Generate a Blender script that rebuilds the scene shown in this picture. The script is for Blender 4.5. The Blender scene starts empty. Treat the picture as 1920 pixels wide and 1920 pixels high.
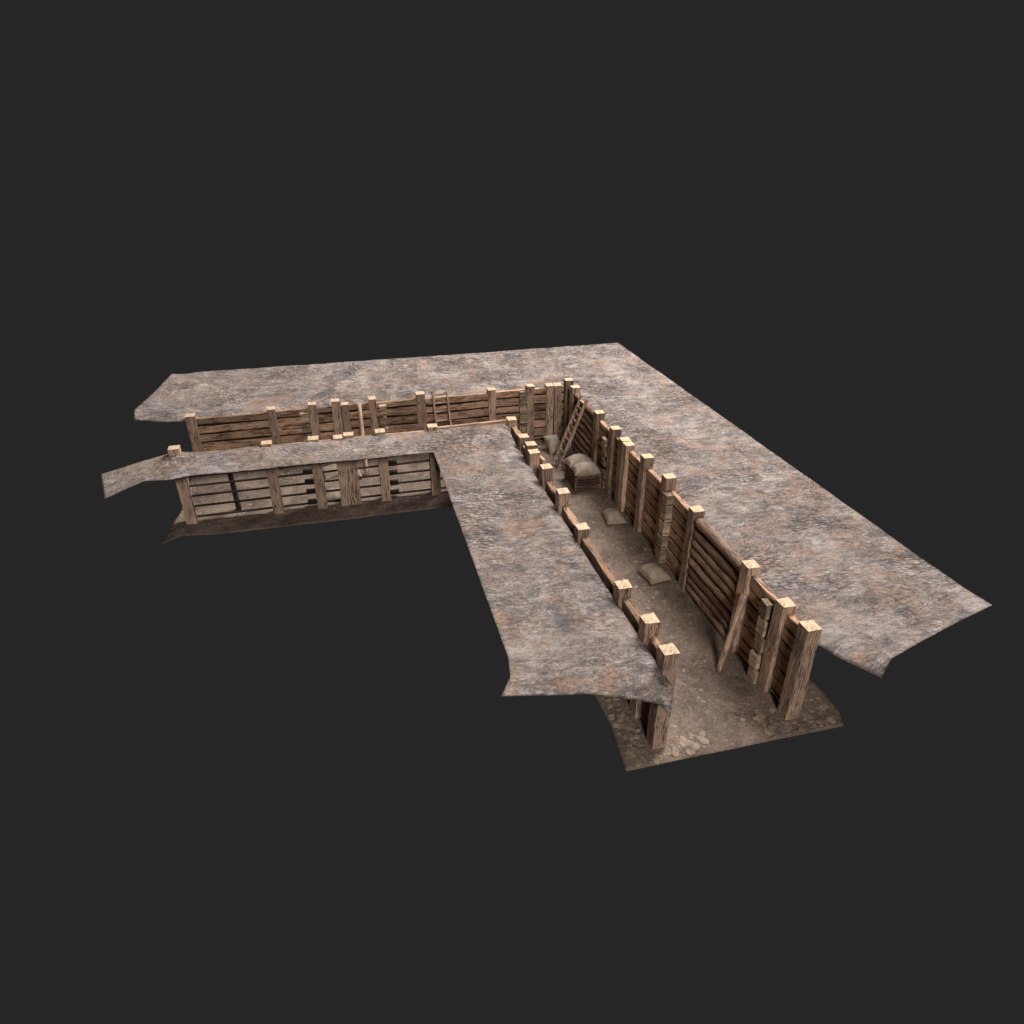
import bpy, math, random
from mathutils import Vector, Matrix, noise

# ---------------------------------------------------------------- scene, camera, light
S = bpy.context.scene
COL = S.collection
cam_data = bpy.data.cameras.new('camera')
cam = bpy.data.objects.new('camera', cam_data)
COL.objects.link(cam)
cam.location = (-8.41967, -24.80024, 11.39635)
cam.rotation_mode = 'XYZ'
cam.rotation_euler = (1.056194, 0.0, -0.250033)
cam_data.sensor_width = 36.0
cam_data.lens = 36.0 * 1339.487 / 1920.0
cam_data.clip_start = 0.1
cam_data.clip_end = 500
S.camera = cam

W = bpy.data.worlds.new('World')
S.world = W
W.use_nodes = True
W.node_tree.nodes['Background'].inputs[0].default_value = (0.0200, 0.0195, 0.0195, 1)
W.node_tree.nodes['Background'].inputs[1].default_value = 1.0
S.view_settings.view_transform = 'Standard'
S.view_settings.look = 'None'
S.view_settings.gamma = 1
S.view_settings.exposure = 0
S.view_settings.use_curve_mapping = False
S.render.engine = 'CYCLES'
S.cycles.max_bounces = 4
S.cycles.diffuse_bounces = 1
S.cycles.use_denoising = True


def area(name, loc, aim, size, watts, col):
    d = bpy.data.lights.new(name, 'AREA')
    d.shape = 'SQUARE'
    d.size = size
    d.energy = watts
    d.color = col
    o = bpy.data.objects.new(name, d)
    COL.objects.link(o)
    o.location = loc
    o.rotation_euler = (Vector(aim) - Vector(loc)).to_track_quat('-Z', 'Y').to_euler()
    return o


area('overhead_lamp', (16, 6, 35), (-3, -6, 0), 19, 46000, (1.0, 0.965, 0.97))
area('key_lamp', (-8, -50, 27), (-4, -6, 0), 8, 18500, (1.0, 0.93, 0.88))

RND = random.Random(11)


# ---------------------------------------------------------------- node helpers
class NT:
    def __init__(s, name):
        s.m = bpy.data.materials.new(name)
        s.m.use_nodes = True
        s.t = s.m.node_tree
        s.bsdf = s.t.nodes['Principled BSDF']
        s.bsdf.inputs['Specular IOR Level'].default_value = 0.15
        s.bsdf.inputs['Roughness'].default_value = 0.9

    def n(s, typ, **kw):
        o = s.t.nodes.new(typ)
        for k, v in kw.items():
            setattr(o, k, v)
        return o

    def link(s, a, b):
        s.t.links.new(a, b)

    def mapping(s, src, scale=(1, 1, 1), rot=(0, 0, 0), loc=(0, 0, 0)):
        m = s.n('ShaderNodeMapping')
        m.inputs['Scale'].default_value = scale
        m.inputs['Rotation'].default_value = rot
        m.inputs['Location'].default_value = loc
        s.link(src, m.inputs['Vector'])
        return m.outputs[0]

    def noise(s, vec, scale, detail=6, rough=0.6, dist=0.0, lac=2.0):
        m = s.n('ShaderNodeTexNoise')
        m.inputs['Scale'].default_value = scale
        m.inputs['Detail'].default_value = detail
        m.inputs['Roughness'].default_value = rough
        m.inputs['Distortion'].default_value = dist
        m.inputs['Lacunarity'].default_value = lac
        s.link(vec, m.inputs['Vector'])
        return m.outputs['Fac']

    def vor(s, vec, scale, feature='F1', rnd=1.0):
        m = s.n('ShaderNodeTexVoronoi', feature=feature)
        m.inputs['Scale'].default_value = scale
        m.inputs['Randomness'].default_value = rnd
        s.link(vec, m.inputs['Vector'])
        return m

    def ramp(s, fac, stops, interp='LINEAR'):
        r = s.n('ShaderNodeValToRGB')
        r.color_ramp.interpolation = interp
        e = r.color_ramp.elements
        while len(e) < len(stops):
            e.new(0.5)
        for i, (p, c) in enumerate(stops):
            e[i].position = p
            e[i].color = (c, c, c, 1) if isinstance(c, (int, float)) else (*c, 1)
        s.link(fac, r.inputs[0])
        return r.outputs[0]

    def mix(s, fac, a, b, mode='MIX'):
        m = s.n('ShaderNodeMix', data_type='RGBA', blend_type=mode)
        if isinstance(fac, (int, float)):
            m.inputs[0].default_value = fac
        else:
            s.link(fac, m.inputs[0])
        for v, i in ((a, 6), (b, 7)):
            if isinstance(v, tuple):
                m.inputs[i].default_value = (*v, 1)
            else:
                s.link(v, m.inputs[i])
        return m.outputs[2]

    def math(s, op, a, b=0.0, clamp=False):
        m = s.n('ShaderNodeMath', operation=op, use_clamp=clamp)
        for v, i in ((a, 0), (b, 1)):
            if isinstance(v, (int, float)):
                m.inputs[i].default_value = v
            else:
                s.link(v, m.inputs[i])
        return m.outputs[0]

    def bump(s, h, dist, strength=1.0, prev=None):
        b = s.n('ShaderNodeBump')
        b.inputs['Strength'].default_value = strength
        b.inputs['Distance'].default_value = dist
        s.link(h, b.inputs['Height'])
        if prev is not None:
            s.link(prev, b.inputs['Normal'])
        return b.outputs[0]

    def done(s, col, nrm=None):
        s.link(col, s.bsdf.inputs['Base Color'])
        if nrm is not None:
            s.link(nrm, s.bsdf.inputs['Normal'])
        return s.m


def wood(name, dark, mid, light, grey=(0.2, 0.16, 0.14), greyness=0.4):
    k = NT(name)
    uv = k.n('ShaderNodeUVMap', uv_map='UVMap').outputs[0]
    tone = k.n('ShaderNodeVertexColor', layer_name='tone')
    sep = k.n('ShaderNodeSeparateColor')
    k.link(tone.outputs[0], sep.inputs[0])
    long = k.noise(k.mapping(uv, (1.5, 30, 1)), 1.0, 9, 0.74, 0.25)
    fine = k.noise(k.mapping(uv, (5.0, 85, 1)), 1.0, 6, 0.75, 0.3)
    warp = k.noise(k.mapping(uv, (1.6, 4.5, 1), loc=(7, 3, 0)), 1.0, 3, 0.5, 0.4)
    # growth rings that wander along the board
    w = k.n('ShaderNodeTexWave', wave_type='BANDS', bands_direction='Y')
    w.inputs['Scale'].default_value = 5.5
    w.inputs['Distortion'].default_value = 5.0
    w.inputs['Detail'].default_value = 4
    w.inputs['Detail Scale'].default_value = 1.6
    k.link(k.mapping(uv, (0.35, 1.4, 1)), w.inputs['Vector'])
    f = k.math('ADD', k.math('MULTIPLY', long, 0.62), k.math('MULTIPLY', w.outputs['Fac'], 0.10))
    f = k.math('ADD', f, k.math('MULTIPLY', fine, 0.36))
    c = k.ramp(f, [(0.42, dark), (0.52, mid), (0.64, light)])
    gm = k.ramp(k.noise(k.mapping(uv, (0.8, 3.5, 1), loc=(3, 9, 0)), 1.0, 4, 0.6, 0.5), [(0.42, 0.0), (0.62, 1.0)])
    c = k.mix(k.math('MULTIPLY', gm, greyness), c, k.mix(1.0, c, grey, 'MULTIPLY') if False else grey)
    # drying cracks: thin dark lines along the grain
    ck = k.noise(k.mapping(uv, (1.3, 26, 1), loc=(1, 5, 0)), 1.0, 3, 0.55, 0.5)
    crack = k.ramp(k.math('ABSOLUTE', k.math('SUBTRACT', ck, 0.5)), [(0.0, 1.0), (0.014, 0.9), (0.03, 0.0)])
    mask = k.ramp(warp, [(0.45, 0.0), (0.58, 1.0)])
    crack = k.math('MULTIPLY', crack, mask)
    c = k.mix(k.math('MULTIPLY', crack, 0.8), c, (0.012, 0.009, 0.007))
    # knots
    vo = k.vor(k.mapping(uv, (1.2, 3.2, 1)), 1.0)
    knot = k.ramp(vo.outputs['Distance'], [(0.0, 1.0), (0.06, 0.7), (0.12, 0.0)])
    c = k.mix(k.math('MULTIPLY', knot, 0.65), c, (0.03, 0.018, 0.012))
    # board to board tone
    tmul = k.math('ADD', k.math('MULTIPLY', sep.outputs[0], 0.75), 0.6)
    cm = k.n('ShaderNodeCombineColor')
    for i in range(3):
        k.link(tmul, cm.inputs[i])
    c = k.mix(1.0, c, cm.outputs[0], 'MULTIPLY')
    h = k.math('ADD', k.math('MULTIPLY', long, 0.6), k.math('MULTIPLY', fine, 0.5))
    h = k.math('SUBTRACT', h, k.math('MULTIPLY', crack, 0.9))
    return k.done(c, k.bump(h, 0.035, 0.9))


def endgrain(name, light, line):
    k = NT(name)
    uv = k.n('ShaderNodeUVMap', uv_map='UVMap').outputs[0]
    wob = k.noise(uv, 5.0, 3)
    w = k.n('ShaderNodeTexWave', wave_type='RINGS', rings_direction='Z')
    w.inputs['Scale'].default_value = 9.0
    w.inputs['Distortion'].default_value = 2.2
    w.inputs['Detail'].default_value = 3
    k.link(uv, w.inputs['Vector'])
    c = k.mix(k.ramp(w.outputs['Fac'], [(0.0, 0.4), (0.3, 0.0)]), light, line)
    ck = k.noise(k.mapping(uv, (9, 2.2, 1), rot=(0, 0, 0.8)), 1.0, 3, 0.6, 0.8)
    cr = k.ramp(k.math('ABSOLUTE', k.math('SUBTRACT', ck, 0.5)), [(0.0, 1.0), (0.012, 0.8), (0.03, 0.0)])
    c = k.mix(k.math('MULTIPLY', cr, 0.7), c, (0.10, 0.06, 0.03))
    d = k.noise(uv, 6, 3, 0.6)
    c = k.mix(k.ramp(d, [(0.5, 0.0), (0.8, 0.3)]), c, line)
    return k.done(c, k.bump(wob, 0.01, 0.4))


M_PLANK = wood('plank_wood', (0.06, 0.031, 0.018), (0.31, 0.175, 0.104), (0.58, 0.38, 0.255), (0.25, 0.182, 0.138), 0.5)
M_POST = wood('post_wood', (0.085, 0.054, 0.038), (0.30, 0.190, 0.130), (0.54, 0.38, 0.28), (0.27, 0.205, 0.165), 0.55)
M_LOG = wood('log_wood', (0.06, 0.035, 0.022), (0.22, 0.13, 0.082), (0.42, 0.28, 0.20), (0.2, 0.15, 0.125), 0.5)
M_CRATE = wood('crate_wood', (0.012, 0.007, 0.005), (0.065, 0.036, 0.024), (0.16, 0.098, 0.066), (0.12, 0.09, 0.07), 0.4)
M_SHADEDARK = wood('shade_dark_wood', (0.006, 0.004, 0.003), (0.018, 0.011, 0.008), (0.045, 0.03, 0.02), (0.02, 0.015, 0.012), 0.4)  # near-black: shade among the slats and in wall joints put into the colour
M_END = endgrain('cut_end_wood', (0.50, 0.37, 0.245), (0.33, 0.22, 0.135))
M_ENDDARK = endgrain('weathered_end_wood', (0.36, 0.25, 0.145), (0.16, 0.10, 0.055))


def ground_mat():
    k = NT('rocky_earth')
    o = k.n('ShaderNodeTexCoord').outputs['Object']
    big = k.noise(o, 0.55, 5, 0.6, 0.6)
    mid = k.noise(k.mapping(o, (1, 1, 1), loc=(5, 2, 0)), 1.9, 12, 0.73, 0.6)
    strk = k.noise(k.mapping(o, (1.0, 2.6, 1), rot=(0, 0, 0.5)), 2.0, 12, 0.76, 0.9)
    fine = k.noise(o, 15.0, 10, 0.8, 0.5)
    c = k.ramp(mid, [(0.32, (0.165, 0.145, 0.138)), (0.48, (0.335, 0.283, 0.252)), (0.64, (0.54, 0.445, 0.385))])
    c = k.mix(k.ramp(strk, [(0.47, 0.0), (0.60, 0.85)]), c, (0.66, 0.56, 0.495))
    # slate blue damp patches
    bl = k.ramp(k.noise(k.mapping(o, loc=(11, 4, 0)), 0.8, 9, 0.68, 1.0), [(0.48, 0.0), (0.60, 0.8)])
    c = k.mix(k.math('MULTIPLY', bl, k.ramp(strk, [(0.36, 1.0), (0.62, 0.25)])), c, (0.115, 0.110, 0.117))
    # iron orange patches
    orr = k.ramp(k.noise(k.mapping(o, loc=(-7, 13, 0)), 1.1, 9, 0.70, 0.8), [(0.46, 0.0), (0.64, 0.7)])
    c = k.mix(k.math('MULTIPLY', orr, k.ramp(strk, [(0.35, 0.3), (0.6, 1.0)])), c, (0.50, 0.285, 0.165))
    # dark specks and fissures
    sp = k.ramp(fine, [(0.37, 0.9), (0.46, 0.0)])
    c = k.mix(sp, c, (0.05, 0.046, 0.05))
    lt = k.ramp(k.noise(o, 24.0, 7, 0.8), [(0.54, 0.0), (0.66, 0.6)])
    c = k.mix(lt, c, (0.58, 0.51, 0.46))
    fis = k.noise(k.mapping(o, (2.2, 5.2, 1), rot=(0, 0, 0.35)), 2.6, 8, 0.7, 1.0)
    fisl = k.ramp(k.math('ABSOLUTE', k.math('SUBTRACT', fis, 0.5)), [(0.0, 1.0), (0.010, 0.6), (0.026, 0.0)])
    fisl = k.math('MULTIPLY', fisl, k.ramp(big, [(0.45, 0.0), (0.55, 1.0)]))
    c = k.mix(k.math('MULTIPLY', fisl, 0.9), c, (0.06, 0.056, 0.06))
    c = k.mix(1.0, c, k.ramp(big, [(0.3, 0.88), (0.7, 1.05)]), 'MULTIPLY')
    # cobbly relief where stones show
    vo = k.vor(k.mapping(o, (1.0, 1.9, 1), rot=(0, 0, 0.4)), 6.0)
    cobm = k.ramp(k.noise(k.mapping(o, loc=(2, 21, 0)), 0.5, 6, 0.65), [(0.50, 0.0), (0.62, 1.0)])
    cob = k.math('MULTIPLY', k.math('SUBTRACT', 1.0, vo.outputs['Distance']), cobm)
    h = k.math('ADD', k.math('MULTIPLY', strk, 0.9), k.math('MULTIPLY', fine, 0.55))
    h = k.math('ADD', h, k.math('MULTIPLY', cob, 1.5))
    c = k.mix(k.math('MULTIPLY', k.ramp(vo.outputs['Distance'], [(0.42, 0.0), (0.62, 1.0)]), k.math('MULTIPLY', cobm, 0.45)), c, (0.06, 0.054, 0.052))
    h = k.math('SUBTRACT', h, k.math('MULTIPLY', fisl, 0.5))
    return k.done(c, k.bump(h, 0.26, 1.0))


def floor_mat():
    k = NT('trodden_dirt')
    o = k.n('ShaderNodeTexCoord').outputs['Object']
    a = k.noise(o, 0.9, 7, 0.62, 0.6)
    b = k.noise(o, 4.5, 10, 0.72, 0.5)
    f = k.noise(o, 22, 8, 0.75)
    c = k.ramp(a, [(0.34, (0.052, 0.036, 0.028)), (0.5, (0.100, 0.071, 0.055)), (0.66, (0.17, 0.122, 0.092))])
    c = k.mix(k.ramp(b, [(0.42, 0.0), (0.7, 0.6)]), c, (0.19, 0.15, 0.113))
    c = k.mix(k.ramp(f, [(0.36, 0.85), (0.49, 0.0)]), c, (0.045, 0.034, 0.027))
    c = k.mix(k.ramp(k.noise(o, 13, 8, 0.8, 0.6), [(0.54, 0.0), (0.64, 0.6)]), c, (0.30, 0.235, 0.18))
    # flat stones trodden into the dirt, in clusters
    nz = k.n('ShaderNodeTexNoise')
    nz.inputs['Scale'].default_value = 6
    k.link(o, nz.inputs['Vector'])
    wv = k.mix(0.22, o, nz.outputs['Color'], 'ADD')
    vo = k.vor(wv, 5.2)
    cl = k.ramp(k.noise(k.mapping(o, loc=(4, 8, 0)), 0.85, 3, 0.55), [(0.52, 0.0), (0.60, 1.0)])
    pick = k.n('ShaderNodeSeparateColor')
    k.link(vo.outputs['Color'], pick.inputs[0])
    st = k.math('MULTIPLY', k.ramp(vo.outputs['Distance'], [(0.22, 1.0), (0.42, 0.0)]), k.ramp(pick.outputs[0], [(0.6, 0.0), (0.62, 1.0)]))
    st = k.math('MULTIPLY', st, cl)
    c = k.mix(k.math('MULTIPLY', st, 0.75), c, k.ramp(pick.outputs[1], [(0.0, (0.20, 0.15, 0.11)), (1.0, (0.30, 0.235, 0.175))]))
    sp = k.vor(o, 26)
    ps = k.n('ShaderNodeSeparateColor')
    k.link(sp.outputs['Color'], ps.inputs[0])
    speck = k.math('MULTIPLY', k.ramp(sp.outputs['Distance'], [(0.16, 1.0), (0.26, 0.0)]), k.ramp(ps.outputs[0], [(0.84, 0.0), (0.86, 1.0)]))
    c = k.mix(k.math('MULTIPLY', speck, 0.6), c, (0.36, 0.29, 0.225))
    h = k.math('ADD', k.math('MULTIPLY', b, 0.7), k.math('MULTIPLY', f, 0.3))
    h = k.math('ADD', h, k.math('MULTIPLY', st, 0.35))
    return k.done(c, k.bump(h, 0.07, 0.9))


def stone_mat():
    k = NT('pale_stone')
    o = k.n('ShaderNodeTexCoord').outputs['Object']
    c = k.ramp(k.noise(o, 2.3, 6, 0.6), [(0.35, (0.13, 0.097, 0.073)), (0.65, (0.28, 0.215, 0.16))])
    c = k.mix(k.ramp(k.noise(o, 16, 8, 0.75), [(0.4, 0.6), (0.55, 0.0)]), c, (0.09, 0.07, 0.055))
    return k.done(c, k.bump(k.noise(o, 18, 6, 0.7), 0.03, 0.8))


def burlap_mat():
    k = NT('burlap')
    uv = k.n('ShaderNodeUVMap', uv_map='UVMap').outputs[0]
    o = k.n('ShaderNodeTexCoord').outputs['Object']
    w1 = k.n('ShaderNodeTexWave', wave_type='BANDS', bands_direction='X')
    w2 = k.n('ShaderNodeTexWave', wave_type='BANDS', bands_direction='Y')
    for w in (w1, w2):
        w.inputs['Scale'].default_value = 22
        w.inputs['Distortion'].default_value = 0.6
        k.link(uv, w.inputs['Vector'])
    weave = k.math('MULTIPLY', w1.outputs['Fac'], w2.outputs['Fac'])
    n = k.noise(o, 5, 7, 0.7)
    c = k.ramp(n, [(0.3, (0.17, 0.131, 0.098)), (0.5, (0.26, 0.205, 0.157)), (0.7, (0.35, 0.285, 0.225))])
    c = k.mix(k.math('MULTIPLY', weave, 0.22), c, (0.34, 0.275, 0.215))
    c = k.mix(k.ramp(k.noise(o, 30, 5, 0.8), [(0.36, 0.6), (0.48, 0.0)]), c, (0.08, 0.06, 0.042))
    return k.done(c, k.bump(k.math('ADD', weave, n), 0.012, 0.7))


M_GROUND = ground_mat()
M_FLOOR = floor_mat()
M_STONE = stone_mat()
M_BURLAP = burlap_mat()


# ---------------------------------------------------------------- mesh helpers
class MB:
    def __init__(s):
        s.v, s.f, s.uv, s.mi, s.tn, s.sm = [], [], [], [], [], []

    def face(s, idx, uvs, mi=0, tone=0.5, smooth=False):
        s.f.append(idx)
        s.uv.append(uvs)
        s.mi.append(mi)
        s.tn.append(tone)
        s.sm.append(smooth)

    def sweep(s, p0, p1, side, prof, n=6, jit=0.006, bow=0.0, taper=0.0, tone=None, smooth=False, caps=True, skew=0.0):
        """run the 2-D outline prof (side axis, other axis) from p0 to p1"""
        p0, p1 = Vector(p0), Vector(p1)
        L = (p1 - p0).length
        a = (p1 - p0).normalized()
        X = Vector(side)
        X = (X - a * X.dot(a)).normalized()
        Y = a.cross(X)
        tone = RND.random() if tone is None else tone
        base = len(s.v)
        m = len(prof)
        per = [0.0]
        for i in range(m):
            q0, q1 = prof[i], prof[(i + 1) % m]
            per.append(per[-1] + math.hypot(q1[0] - q0[0], q1[1] - q0[1]))
        ou, ov = RND.uniform(0, 60), RND.uniform(0, 60)
        bx, by = RND.uniform(-1, 1) * bow, RND.uniform(-1, 1) * bow
        sd = RND.uniform(0, 900)
        for r in range(n + 1):
            t = r / n
            w = math.sin(t * math.pi)
            k = 1.0 - taper * t
            for i, (x, y) in enumerate(prof):
                jx = noise.noise(Vector((sd + t * L * 2.2, i * 1.7, 0))) * jit
                jy = noise.noise(Vector((sd + t * L * 2.2, i * 1.7, 40))) * jit
                al = 0.0
                if r in (0, n):
                    al = noise.noise(Vector((sd, i * 0.9, r + 7.0))) * jit * 1.2
                s.v.append(p0 + a * (L * t + al) + X * (x * k + jx + bx * w) + Y * (y * k + jy + by * w))
        for r in range(n):
            for i in range(m):
                j = (i + 1) % m
                u0, u1 = ou + L * r / n, ou + L * (r + 1) / n
                s.face((base + r * m + i, base + r * m + j, base + (r + 1) * m + j, base + (r + 1) * m + i),
                       ((u0, ov + per[i]), (u0, ov + per[i + 1]), (u1, ov + per[i + 1]), (u1, ov + per[i])), 0, tone, smooth)
        if caps:
            cx, cy = RND.uniform(-.1, .1), RND.uniform(-.1, .1)
            s.face(tuple(base + i for i in reversed(range(m))), tuple((prof[i][0] + cx, prof[i][1] + cy) for i in reversed(range(m))), 1, tone)
            s.face(tuple(base + n * m + i for i in range(m)), tuple((prof[i][0] + cx, prof[i][1] + cy) for i in range(m)), 1, tone)

    def build(s, name, mats, parent=None):
        me = bpy.data.meshes.new(name)
        org = Vector((0, 0, 0))
        me.from_pydata([tuple(v) for v in s.v], [], s.f)
        for m in mats:
            me.materials.append(m)
        me.uv_layers.new(name='UVMap')
        me.color_attributes.new('tone', 'FLOAT_COLOR', 'CORNER')
        uvs, cols = [], []
        for fi, p in enumerate(me.polygons):
            p.material_index = min(s.mi[fi], len(mats) - 1)
            p.use_smooth = s.sm[fi]
            t = s.tn[fi]
            for q in s.uv[fi]:
                uvs.extend(q)
                cols.extend((t, t, t, 1.0))
        me.uv_layers['UVMap'].data.foreach_set('uv', uvs)
        me.color_attributes['tone'].data.foreach_set('color', cols)
        me.update()
        o = bpy.data.objects.new(name, me)
        COL.objects.link(o)
        if parent is not None:
            o.parent = parent
            o.matrix_parent_inverse = Matrix.Translation(-parent.location) if parent.rotation_euler[:] == (0, 0, 0) else parent.matrix_basis.inverted()
        return o


def rect(w, h, c=0.012):
    a, b = w / 2, h / 2
    return [(-a + c, -b), (a - c, -b), (a, -b + c), (a, b - c), (a - c, b), (-a + c, b), (-a, b - c), (-a, -b + c)]


def circ(r, n=12):
    return [(r * math.cos(2 * math.pi * i / n) * (1 + 0.05 * math.sin(3 * i)), r * math.sin(2 * math.pi * i / n)) for i in range(n)]


def thing(name, label, cat, loc, group=None):
    o = bpy.data.objects.new(name, None)
    o.empty_display_size = 0.3
    COL.objects.link(o)
    o.location = loc
    o['label'] = label
    o['category'] = cat
    o['kind'] = 'thing'
    if group:
        o['group'] = group
    return o


def tag(o, label, cat, group=None):
    o['label'] = label
    o['category'] = cat
    if group:
        o['group'] = group


# ---------------------------------------------------------------- the ground
def sheet(name, sections, n_across, step, amp, mat, thick=0.0, lip=None, seed=0.0):
    """sections: list of polylines (near -> far) in order along the trench; everything between is interpolated"""
    def at(poly, t):
        ls = [0.0]
        for i in range(1, len(poly)):
            ls.append(ls[-1] + (Vector(poly[i]) - Vector(poly[i - 1])).length)
        d = t * ls[-1]
        for i in range(1, len(poly)):
            if d <= ls[i] + 1e-9:
                q = (d - ls[i - 1]) / max(ls[i] - ls[i - 1], 1e-9)
                return Vector(poly[i - 1]).lerp(Vector(poly[i]), q), d
        return Vector(poly[-1]), d
    rows = []
    for k in range(len(sections) - 1):
        A, B = sections[k], sections[k + 1]
        d = max((Vector(A[0]) - Vector(B[0])).length, (Vector(A[-1]) - Vector(B[-1])).length)
        m = max(1, int(d / step))
        for i in range(m + (1 if k == len(sections) - 2 else 0)):
            q = i / m
            row = []
            for j in range(n_across + 1):
                t = j / n_across
                pa, da = at(A, t)
                pb, db = at(B, t)
                p = pa.lerp(pb, q)
                dist = da * (1 - q) + db * q
                edge = min(1.0, min(t, 1 - t) * 6, (1.0 if 0 < k < len(sections) - 2 else (q if k == 0 else 1 - q)) * 2 + .15)
                v = Vector((p.x, p.y, seed))
                dz = noise.fractal(v * 0.8, 0.9, 2.0, 5) * amp * (0.25 + 0.75 * edge)
                dz += noise.fractal(v * 4.5, 0.8, 2.0, 4) * amp * 0.6 * edge
                if lip:
                    e = min(1.0, dist / lip[1])
                    dz += lip[0] * (math.sin(e * math.pi / 2) - min(1.0, t * 1.6))
                row.append(Vector((p.x, p.y, p.z + dz)))
            rows.append(row)
    mb = MB()
    nc = n_across + 1
    for row in rows:
        mb.v.extend(row)
    flip = None
    for i in range(len(rows) - 1):
        for j in range(n_across):
            q = (i * nc + j, i * nc + j + 1, (i + 1) * nc + j + 1, (i + 1) * nc + j)
            if flip is None:
                a, b, c = mb.v[q[0]], mb.v[q[1]], mb.v[q[2]]
                flip = (b - a).cross(c - b).z < 0
            if flip:
                q = q[::-1]
            mb.face(q, tuple((mb.v[x].x, mb.v[x].y) for x in q), 0, .5, True)
    o = mb.build(name, [mat])
    o['kind'] = 'structure'
    if thick:
        md = o.modifiers.new('thickness', 'SOLIDIFY')
        md.thickness = thick
        md.offset = -1
    return o


g1 = sheet('ground_outer', [
    [(0.87, -16.64, 2.03), (1.22, -16.40, 2.13), (2.92, -15.86, 2.18), (4.50, -15.46, 2.2)],
    [(0.42, -15.95, 2.05), (4.42, -14.9, 2.2)],
    [(0.26, -15.38, 2.01), (4.40, -14.42, 2.2)],
    [(0.25, -12.0, 2.01), (4.34, -11.0, 2.2)],
    [(0.25, -7.0, 2.02), (4.26, -6.0, 2.2)],
    [(0.25, -2.0, 2.01), (4.14, 0.0, 2.2)],
    [(0.25, 0.25, 2.02), (4.05, 4.80, 2.2)],
    [(-2.0, 0.25, 2.02), (-2.4, 4.85, 2.2)],
    [(-7.0, 0.25, 2.01), (-7.4, 4.98, 2.2)],
    [(-12.0, 0.25, 2.01), (-12.2, 5.06, 2.2)],
    [(-13.6, 0.16, 2.05), (-13.87, 5.10, 2.2)],
    [(-14.25, 0.25, 2.03), (-14.13, 5.0, 2.2)],
    [(-15.36, 0.73, 2.04), (-15.43, 1.45, 2.08), (-15.20, 2.30, 2.14), (-14.75, 5.12, 2.2)],
], 52, 0.085, 0.07, M_GROUND, 0.012, (0.13, 0.4), 3.0)

g2 = sheet('ground_inner', [
    [(-3.20, -16.20, 1.60), (-3.41, -16.10, 1.80), (-4.70, -15.77, 2.12), (-6.24, -15.50, 2.2)],
    [(-2.97, -15.80, 1.88), (-4.6, -15.35, 2.14), (-5.96, -15.05, 2.2)],
    [(-3.08, -15.3, 2.05), (-5.87, -14.52, 2.2)],
    [(-3.13, -12.0, 2.04), (-5.85, -11.5, 2.2)],
    [(-3.13, -7.0, 2.04), (-5.83, -8.0, 2.2)],
    [(-3.13, -4.6, 2.07), (-5.81, -5.8, 2.2)],
    [(-3.14, -3.36, 2.27), (-5.81, -4.83, 2.2)],
    [(-5.0, -3.38, 2.315), (-6.8, -4.80, 2.2)],
    [(-9.0, -3.38, 2.33), (-9.5, -4.75, 2.2)],
    [(-12.5, -3.38, 2.33), (-12.82, -4.66, 2.18)],
    [(-13.4, -3.22, 2.36), (-13.35, -4.66, 2.12)],
    [(-14.35, -3.05, 2.10), (-14.18, -4.35, 2.02)],
    [(-15.68, -2.92, 1.74), (-15.24, -4.6, 1.72)],
], 34, 0.085, 0.055, M_GROUND, 0.012, (0.12, 0.38), 9.0)

fl = sheet('trench_floor', [
    [(-3.82, -15.90, 0.0), (1.10, -15.92, 0.0)],
    [(-3.76, -15.42, 0.0), (1.30, -15.48, 0.0)],
    [(-3.67, -14.69, 0.0), (1.31, -14.66, 0.0)],
    [(-3.70, -13.87, 0.0), (1.05, -13.6, 0.0)],
    [(-3.75, -4.40, 0.0), (1.0, 0.95, 0.0)],
    [(-9.75, -4.42, 0.0), (-9.7, 0.95, 0.0)],
    [(-12.66, -4.36, 0.0), (-12.9, 0.9, 0.0)],
    [(-13.55, -4.20, 0.0), (-13.6, 0.8, 0.0)],
    [(-14.10, -4.55, 0.0), (-13.98, -3.4, 0.0), (-13.82, -2.5, 0.0), (-13.85, 0.7, 0.0)],
], 46, 0.10, 0.035, M_FLOOR, 0.012, None, 21.0)


def floor_z(x, y):
    return noise.fractal(Vector((x, y, 21.0)) * 0.8, 0.9, 2.0, 5) * 0.035


# loose stones and pebbles lying in the dirt
def stone(mb, x, y, r, rr):
    n = rr.choice((5, 6, 7))
    th = rr.uniform(0, 6)
    ax = rr.uniform(0.6, 1.0)
    z = floor_z(x, y)
    base = len(mb.v)
    rs = [r * rr.uniform(0.72, 1.1) for _ in range(n)]
    hgt = r * rr.uniform(0.12, 0.28)
    for lay, (k, h) in enumerate(((1.05, -0.03), (1.0, hgt * 0.55), (0.62, hgt))):
        for i in range(n):
            a = 2 * math.pi * i / n
            px, py = rs[i] * k * math.cos(a), rs[i] * k * math.sin(a) * ax
            mb.v.append(Vector((x + px * math.cos(th) - py * math.sin(th), y + px * math.sin(th) + py * math.cos(th),
                                z + h + rr.uniform(-.15, .15) * hgt * (lay > 0))))
    for lay in range(2):
        for i in range(n):
            j = (i + 1) % n
            q = (base + lay * n + i, base + lay * n + j, base + (lay + 1) * n + j, base + (lay + 1) * n + i)
            mb.face(q, ((0, 0), (1, 0), (1, 1), (0, 1)), 0, 0.5)
    mb.face(tuple(base + 2 * n + i for i in range(n)), tuple((0, 0) for _ in range(n)), 0, .5)


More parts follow.
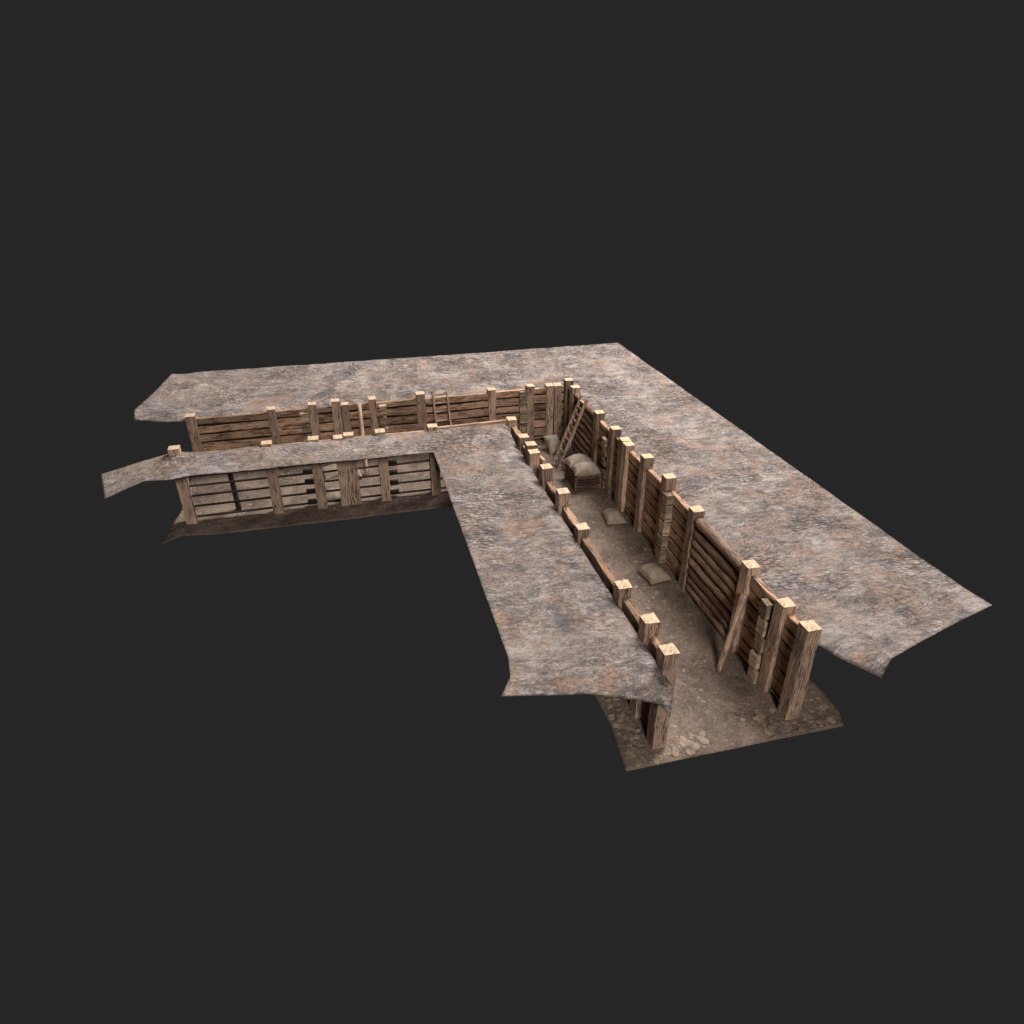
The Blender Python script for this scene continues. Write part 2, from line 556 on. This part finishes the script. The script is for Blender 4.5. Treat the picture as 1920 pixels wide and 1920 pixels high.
gr = random.Random(5)
mb = MB()
cl = [(-2.2, -14.2), (-0.7, -14.6), (-0.5, -8.4), (-1.4, -10.9), (-0.9, -13.2), (-1.2, -12.4), (-1.4, -9.3), (-1.9, -7.2), (-0.4, -15.0), (-2.0, -11.8)]
for i in range(150):
    cx, cy = cl[gr.randrange(len(cl))]
    x, y = cx + gr.gauss(0, .32), cy + gr.gauss(0, .42)
    if -2.6 < x < -0.05:
        stone(mb, x, y, gr.choice((.02, .025, .03, .04, .06)) * gr.uniform(.8, 1.3), gr)
for i in range(170):          # along the cut front edge
    x = gr.choice((gr.uniform(-3.6, -1.9), gr.uniform(-0.6, 1.1)))
    y = -15.85 + abs(gr.gauss(0, .38))
    if -3.2 < x < -2.7 and y > -15.7 or -0.06 < x < .4 and y > -15.6:
        continue
    stone(mb, x, y + .05, gr.choice((.025, .04, .06, .09, .11)) * gr.uniform(.8, 1.2), gr)
for i in range(60):
    stone(mb, gr.uniform(.45, 1.15), gr.uniform(-15.7, -14.3), gr.uniform(.03, .08), gr)
    stone(mb, gr.uniform(-3.6, -3.25), gr.uniform(-15.7, -13.4), gr.uniform(.03, .1), gr)
for i in range(260):
    stone(mb, gr.uniform(-2.7, -.1), gr.uniform(-15.5, -5), gr.uniform(.008, .022), gr)
for i in range(120):
    stone(mb, gr.uniform(-13.5, -4), gr.uniform(-3.0, -.2), gr.uniform(.015, .05), gr)
gv = mb.build('gravel', [M_STONE])
gv['kind'] = 'stuff'

# ---------------------------------------------------------------- timber walls
PS = 0.31


def post(parent, x, y, h, s=PS, s2=None, tone=None, z0=-0.06):
    """square post with its front-left corner at x, y"""
    s2 = s2 or s
    mb = MB()
    mb.sweep((x + s / 2, y + s2 / 2, z0), (x + s / 2, y + s2 / 2, h), (1, 0, 0), rect(s, s2, 0.010), 7, 0.016, 0.006, tone=tone)
    return mb.build('post', [M_POST, M_END], parent)


SEAMS = [0.0, 0.17, 0.50, 0.86, 1.20, 1.53, 1.86, 2.21]


def plank_bay(parent, a, b, c, axis, skip=(), thick=0.10, top=2.21, mats=None, seams=None, topth=None):
    """boards from a to b along axis ('x' or 'y'); c is the middle of the board thickness"""
    sm = list(seams or SEAMS)
    sm[-1] = top
    for i in range(len(sm) - 1):
        if i in skip:
            continue
        z0, z1 = sm[i], sm[i + 1]
        hgt = z1 - z0 - RND.uniform(0.048, 0.078)
        zc = (z0 + z1) / 2 + RND.uniform(-.006, .006)
        off = RND.uniform(-.016, .016) if i < len(sm) - 2 else 0.0
        tilt = RND.uniform(-.012, .012) * min(1, b - a)
        n = max(3, int((b - a) / .28))
        if axis == 'x':
            p0, p1, sd = (a, c + off, zc - tilt), (b, c + off, zc + tilt), (0, 1, 0)
        else:
            p0, p1, sd = (c + off, a, zc - tilt), (c + off, b, zc + tilt), (1, 0, 0)
        mb = MB()
        th = topth if topth and i == len(sm) - 2 else thick
        mb.sweep(p0, p1, sd, rect(th, hgt, 0.013), n, 0.026, 0.006)
        mb.build('plank', mats or [M_PLANK, M_ENDDARK], parent)


def joint_shade_panel(parent, a, b, c, axis, top):
    """near-black panel added behind the boards to paint the shade in the joints"""
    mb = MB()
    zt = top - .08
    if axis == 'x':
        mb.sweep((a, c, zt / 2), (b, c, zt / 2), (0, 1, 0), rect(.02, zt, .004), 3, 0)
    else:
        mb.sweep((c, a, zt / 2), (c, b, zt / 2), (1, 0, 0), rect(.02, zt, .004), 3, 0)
    mb.build('joint_shade_panel', [M_SHADEDARK], parent)  # added panel, its dark colour stands in for shade between boards and logs


def log_bay(parent, a, b, c, r=0.145, n=8, top=2.24):
    for i in range(n):
        mb = MB()
        z = top - r - i * (top - r - 0.10) / (n - 1)
        rr = r * RND.uniform(0.88, 1.03)
        d0, d1 = RND.uniform(-.025, .025), RND.uniform(-.025, .025)
        e = RND.choice((0, 1))
        p0, p1 = (c, a, z + d0), (c, b, z + d1)
        if e:
            p0, p1 = p1, p0
        mb.sweep(p0, p1, (1, 0, 0), circ(rr, 12), 10, 0.022, 0.02, 0.10, smooth=True)
        mb.build('log', [M_LOG, M_ENDDARK], parent)


def block(parent, c, size, mats=None):
    mb = MB()
    x, y, z = c
    sx, sy, sz = size
    mb.sweep((x, y - sy / 2, z), (x, y + sy / 2, z), (1, 0, 0), rect(sx, sz, 0.014), 2, 0.03, 0.0)
    return mb.build('block', mats or [M_BLOCK, M_BLOCK], parent)


M_BLOCK = wood('block_wood', (0.09, 0.06, 0.038), (0.29, 0.205, 0.13), (0.48, 0.36, 0.245), (0.27, 0.22, 0.165), 0.5)

# --- outer wall of the long leg (faces -x)
wa = thing('plank_wall', 'tall plank and log wall with a round pole and two floor sandbags in front', 'wall', (0.15, -7.7, 0))
YA = [-15.48, -14.63, -13.23, -10.60, -8.93, -7.46, -6.10, -5.78, -4.94, -3.46, -0.89, -0.12]
HA = [2.40, 2.36, 2.42, 2.43, 2.56, 2.51, 2.31, 2.33, 2.37, 2.35, 2.38, 2.40]
for y, h in zip(YA, HA):
    post(wa, 0.0, y, h, 0.32 if y < -15 else PS)
CA = 0.165
for a, b, t, kind in ((-15.2, -14.6, 2.22, 'p'), (-14.35, -13.2, 2.24, 'p'), (-13.0, -10.5, 2.24, 'l'), (-10.35, -8.9, 2.25, 'p'),
                      (-8.7, -7.4, 2.22, 'p'), (-7.2, -6.05, 2.18, 'p'), (-5.5, -4.9, 2.14, 'p'), (-4.7, -3.4, 2.14, 'p'),
                      (-3.2, -0.8, 2.20, 'l'), (-0.6, 0.1, 2.14, 'p')):
    if kind == 'p':
        j = [0] + [s + RND.uniform(-.025, .025) for s in SEAMS[1:-1]] + [t]
        plank_bay(wa, a, b, CA, 'y', top=t, seams=j, topth=0.13)
        joint_shade_panel(wa, a, b, 0.155, 'y', t)
    else:
        log_bay(wa, a, b, CA - 0.01, top=t + .02)
        joint_shade_panel(wa, a, b, 0.15, 'y', t - .1)
for z in (1.93, 1.47, 1.03, 0.55, 0.12):
    block(wa, (0.03 + RND.uniform(-.03, .03), -14.14 + RND.uniform(-.03, .05), z), (0.22, 0.27, 0.39))
for z in (2.0, 1.58, 1.12, 0.66, 0.20):
    block(wa, (0.03 + RND.uniform(-.03, .03), -9.10 + RND.uniform(-.03, .03), z), (0.24, 0.29, 0.40))
for z in (1.72, 1.38, 0.98, 0.55, 0.20):
    block(wa, (0.05 + RND.uniform(-.03, .02), -4.42 + RND.uniform(-.04, .04), z), (0.20, 0.26, 0.26))

# --- inner wall of the long leg
wi = thing('plank_wall', 'wall facing the log wall, only pale post tops and one top board show', 'wall', (-2.95, -9.5, 0))
YI = [-15.52, -14.64, -13.26, -10.57, -9.0, -7.46, -6.15, -5.83, -4.95, -3.47]
HI = [2.48, 2.54, 2.43, 2.34, 2.54, 2.54, 2.43, 2.54, 2.43, 2.43]
for y, h in zip(YI, HI):
    post(wi, -3.10, y, h, 0.31)
CI = -2.935
for a, b, t in ((-15.25, -14.6, 2.24), (-14.35, -13.2, 2.22), (-12.98, -10.5, 2.17), (-10.3, -8.95, 2.18), (-8.7, -7.4, 2.19),
                (-5.55, -4.9, 2.22), (-4.67, -3.4, 2.26)):
    plank_bay(wi, a, b, CI + .01, 'y', top=t, thick=0.12, topth=0.18)
plank_bay(wi, -7.2, -6.1, CI, 'y', skip=(5, 6), thick=0.12)
mb = MB()
mb.sweep((-2.84, -5.62, 2.20), (-2.72, -6.34, 2.16), (1, 0, 0), rect(.10, .22, .01), 5, .015)
mb.build('loose_board', [M_PLANK, M_END], wi)
for z in (2.0, 1.6, 1.15, 0.7, 0.25):
    block(wi, (-2.80, -8.58 + RND.uniform(-.02, .02), z - .08), (0.22, 0.28, 0.30))

# --- outer wall of the far leg (faces -y)
wb = thing('plank_wall', 'orange plank wall at the back, left of the corner, partly hidden by the ground strip', 'wall', (-6.8, 0.15, 0))
XO = [-13.59, -10.92, -9.52, -8.71, -7.40, -5.68, -2.99, -1.49, -0.72, -0.39]
HO = [2.22, 2.22, 2.26, 2.31, 2.27, 2.31, 2.22, 2.23, 2.19, 2.17]
SO = [.32, .28, .29, .30, .27, .32, .28, .29, .29, .29]
for x, h, s in zip(XO, HO, SO):
    post(wb, x, 0.0, h + .02, s, .31)
post(wb, -8.37, 0.02, 2.17, 0.26, .28)
for a, b, t, th in ((-13.33, -10.8, 2.12, .1), (-10.7, -9.4, 2.13, .12), (-9.3, -8.6, 2.13, .12), (-8.15, -7.3, 2.14, .08), (-7.2, -5.6, 2.13, .12),
                    (-5.4, -2.9, 2.12, .09), (-2.75, -1.4, 2.14, .12), (-1.25, -0.6, 2.14, .12), (-0.15, 0.12, 2.1, .1)):
    j = [0] + [s - .02 + RND.uniform(-.03, .03) for s in SEAMS[1:-1]] + [t]
    plank_bay(wb, a, b, 0.115 + th / 2, 'x', top=t, seams=j, thick=th)
    joint_shade_panel(wb, a, b, 0.152, 'x', t)
for x, zs in ((-9.68, (1.86, 1.43, 1.0, .55, .15)), (-6.93, (1.87, 1.43, 1.0, .55, .15)), (-1.65, (2.0, 1.78, 1.42, 1.0, .6, .2))):
    for z in zs:
        block(wb, (x + RND.uniform(-.02, .02), 0.03 + RND.uniform(-.03, .02), z), (0.27, 0.22, 0.31 if z < 1.9 else .14))

# --- inner wall of the far leg: open slats between posts
ws = thing('slatted_wall', 'open slatted wall under the narrow ground strip, thin dark slats between brown posts', 'wall', (-9.6, -3.37, 0))
XI = [-13.54, -10.90, -9.51, -8.75, -8.42, -7.44, -5.76]
HB = [2.56, 2.44, 2.44, 2.40, 2.46, 2.47, 2.47]
for x, h in zip(XI, HB):
    post(ws, x, -3.52, h, 0.31)
for a, b in ((-13.25, -10.88), (-10.62, -9.48), (-9.22, -8.72), (-8.14, -7.42), (-7.15, -5.72), (-5.47, -3.05)):
    for z in (0.15, 0.52, 0.88, 1.22, 1.55, 1.86):
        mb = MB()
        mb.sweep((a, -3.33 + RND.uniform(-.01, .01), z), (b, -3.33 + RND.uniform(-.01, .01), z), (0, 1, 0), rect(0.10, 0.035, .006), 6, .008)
        mb.build('slat', [M_SHADEDARK, M_SHADEDARK], ws)
    mb = MB()
    last = b > -3.2
    mb.sweep((a, -3.29, 2.235 if last else 2.17), (b + (.05 if last else 0), -3.29, 2.275 if last else 2.17), (0, 1, 0), rect(0.12, 0.24, .012), 8, .014)
    mb.build('top_board', [M_PLANK, M_ENDDARK], ws)
for x in (-9.68, -6.98):
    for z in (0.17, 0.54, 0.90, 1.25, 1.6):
        block(ws, (x, -3.26, z), (0.28, 0.16, 0.13), [M_SHADEDARK, M_SHADEDARK])


# ---------------------------------------------------------------- ladders
def ladder(label, b1, b2, t1, t2, nr, gstart, gend, group, rw=0.055):
    base = (Vector(b1) + Vector(b2)) / 2
    t = thing('ladder', label, 'ladder', base, group)
    across = (Vector(b2) - Vector(b1)).normalized()
    for p0, p1 in ((b1, t1), (b2, t2)):
        mb = MB()
        mb.sweep(p0, p1, across, rect(rw, 0.11, .008), 10, .008, .006)
        mb.build('rail', [M_POST, M_END], t)
    for i in range(nr):
        f = gstart + (gend - gstart) * i / (nr - 1)
        p0, p1 = Vector(b1).lerp(Vector(t1), f), Vector(b2).lerp(Vector(t2), f)
        mb = MB()
        d = (Vector(t1) - Vector(b1)).normalized()
        mb.sweep(p0 + across * .02, p1 - across * .02, (0, 0, 1), rect(0.05, 0.09, .008), 3, .006)
        mb.build('rung', [M_POST, M_END], t)
    return t


ladder('wooden ladder leaning into the corner of the trench, its full length visible', (-1.07, -2.20, 0.0), (-1.05, -2.68, 0.0),
       (-0.04, -2.03, 2.52), (-0.04, -2.56, 2.56), 11, 0.07, 0.93, 'wooden ladders')
ladder('wooden ladder against the back wall, its foot hidden by the narrow ground strip', (-5.05, -0.86, 0.0), (-4.49, -0.86, 0.0),
       (-5.10, -0.13, 2.44), (-4.58, -0.13, 2.44), 8, 0.08, 0.955, 'wooden ladders', 0.066)


# ---------------------------------------------------------------- loose poles
def pole(label, p0, p1, r, mats, group=None):
    mb = MB()
    mb.sweep(p0, p1, (1, 0, 0), circ(r, 12), 9, .012, .008, 0.05, smooth=True, tone=.75)
    o = mb.build('pole', mats)
    tag(o, label, 'pole', group)
    o.data.transform(Matrix.Translation(-Vector(p0)))
    o.location = p0
    return o


pole('slanting round pole propped on the near end of the plank wall, foot in the dirt', (-0.60, -13.70, -0.02), (-0.10, -13.40, 1.84), 0.072, [M_POST, M_END])
pole('thin round pole standing against the back wall between two square posts', (-7.80, -1.42, 0), (-7.75, -0.22, 2.26), 0.078, [M_POST, M_END])
pole('dark upright pole behind the slatted wall, near its left end', (-12.02, -2.90, 0), (-12.05, -3.02, 2.0), 0.085, [M_SHADEDARK, M_SHADEDARK])


# ---------------------------------------------------------------- sandbags
def bag_mesh(L, Wd, T, seed):
    n, m = 26, 20
    mb = MB()
    top, bot = {}, {}
    for i in range(n + 1):
        for j in range(m + 1):
            u, v = -1 + 2 * i / n, -1 + 2 * j / m
            k = (1 - abs(u) ** 2.2) ** .55 * (1 - abs(v) ** 2.2) ** .55 if abs(u) < 1 and abs(v) < 1 else 0
            px = u * L / 2 * (1 - .09 * (1 - v * v) * abs(u) ** 3)
            py = v * Wd / 2 * (1 - .07 * (1 - u * u) * abs(v) ** 3)
            nz = noise.noise(Vector((u * 1.8 + seed, v * 1.8, 0))) * .03 + noise.noise(Vector((u * 6 + seed, v * 6, 3))) * .008
            top[i, j] = len(mb.v)
            mb.v.append(Vector((px, py, T * .22 + T * .70 * k + nz * min(1, k * 2))))
            edge = i in (0, n) or j in (0, m)
            if edge:
                bot[i, j] = top[i, j]
            else:
                bot[i, j] = len(mb.v)
                mb.v.append(Vector((px, py, T * .22 - T * .22 * min(1, k * 1.9))))
    for i in range(n):
        for j in range(m):
            q = (top[i, j], top[i + 1, j], top[i + 1, j + 1], top[i, j + 1])
            mb.face(q, tuple((mb.v[x].x, mb.v[x].y) for x in q), 0, .5, True)
            q = (bot[i, j], bot[i, j + 1], bot[i + 1, j + 1], bot[i + 1, j])
            mb.face(q, tuple((mb.v[x].x, mb.v[x].y) for x in q), 0, .5, True)
    # stitched hem
    ring = [(i, 0) for i in range(n)] + [(n, j) for j in range(m)] + [(i, m) for i in range(n, 0, -1)] + [(0, j) for j in range(m, 0, -1)]
    pts = [mb.v[top[r]].copy() for r in ring]
    b0 = len(mb.v)
    for p in pts:
        c = Vector((p.x, p.y, 0)).normalized()
        for a in range(4):
            an = a * math.pi / 2
            mb.v.append(p + c * math.cos(an) * .012 + Vector((0, 0, 1)) * math.sin(an) * .010)
    N = len(pts)
    for i in range(N):
        for a in range(4):
            a2 = (a + 1) % 4
            k = (i + 1) % N
            q = (b0 + i * 4 + a, b0 + k * 4 + a, b0 + k * 4 + a2, b0 + i * 4 + a2)
            mb.face(q, tuple((mb.v[x].x, mb.v[x].y) for x in q), 0, .5, True)
    return mb


def sandbag(label, loc, rot, L=0.86, Wd=0.62, T=0.24, seed=0):
    mb = bag_mesh(L, Wd, T, seed)
    o = mb.build('sandbag', [M_BURLAP])
    o.location = loc
    o.rotation_euler = rot
    tag(o, label, 'sandbag', 'burlap sandbags in the trench')
    return o


R = math.radians
sandbag('sandbag lying on the trench floor, the nearer of the two in the open', (-0.50, -9.78, 0.0), (0, 0, R(97)), .84, .64, .36, 1)
sandbag('sandbag lying on the trench floor between the crate and the nearest sandbag', (-0.42, -6.52, 0.0), (0, 0, R(84)), .86, .62, .36, 4)
sandbag('farther of the two sandbags on top of the low crate', (-0.60, -3.53, 0.575), (R(-4), 0, R(7)), .94, .60, .38, 7)
sandbag('nearer of the two sandbags on top of the low crate', (-0.57, -4.21, 0.575), (R(3), 0, R(-2)), .94, .62, .40, 9)
sandbag('sandbag propped upright in the trench corner beside the ladder', (-0.70, -0.98, 0.16), (R(34), 0, R(6)), .60, .95, .32, 12)
sandbag('sandbag in the shadow behind the crate, under the ladder', (-0.50, -2.5, 0.0), (0, 0, R(70)), .82, .6, .24, 15)
sandbag('big pale sandbag seen through the slatted wall, left of the paired posts', (-8.98, -1.02, 0.0), (R(16), 0, R(24)), .86, .66, .34, 18)
sandbag('sandbag seen through the slats just right of the paired posts', (-8.22, -1.32, 0.0), (0, 0, R(95)), .8, .5, .34, 22)
sandbag('shaded sandbag slumped against the foot of the slatted wall', (-8.90, -2.85, 0.0), (R(4), 0, R(-10)), .86, .62, .34, 25)

# ---------------------------------------------------------------- crate
ct = thing('crate', 'low wooden crate of rough boards carrying two sandbags', 'crate', (-0.55, -3.9, 0))
x0, x1, y0, y1, H = -0.99, -0.12, -4.50, -3.30, 0.56
for p in ((x0 + .035, y0 + .035), (x1 - .035, y0 + .035), (x0 + .035, y1 - .035), (x1 - .035, y1 - .035)):
    mb = MB()
    mb.sweep((p[0], p[1], 0), (p[0], p[1], H + .01), (1, 0, 0), rect(.07, .07, .008), 3, .006)
    mb.build('corner_post', [M_CRATE, M_ENDDARK], ct)
for side in range(4):
    mb = MB()
    for i in range(5):
        z = .035 + (H - .04) * (i + .5) / 5
        hh = (H - .04) / 5 - .034
        if side == 0:
            a, b, sd = (x0 + .02, y0 - .012, z), (x1 - .02, y0 - .012, z), (0, 1, 0)
        elif side == 1:
            a, b, sd = (x0 + .02, y1 + .012, z), (x1 - .02, y1 + .012, z), (0, 1, 0)
        elif side == 2:
            a, b, sd = (x0 - .012, y0 + .02, z), (x0 - .012, y1 - .02, z), (1, 0, 0)
        else:
            a, b, sd = (x1 + .012, y0 + .02, z), (x1 + .012, y1 - .02, z), (1, 0, 0)
        mb.sweep(a, b, sd, rect(.028, hh, .006), 4, .012)
    mb.build('side_panel', [M_CRATE, M_ENDDARK], ct)
mb = MB()
for i in range(6):
    x = x0 + .01 + (x1 - x0 - .02) * (i + .5) / 6
    mb.sweep((x, y0, H + .012), (x, y1, H + .012), (0, 0, 1), rect(.02, (x1 - x0) / 6 - .02, .005), 3, .006)
mb.build('lid', [M_CRATE, M_ENDDARK], ct)
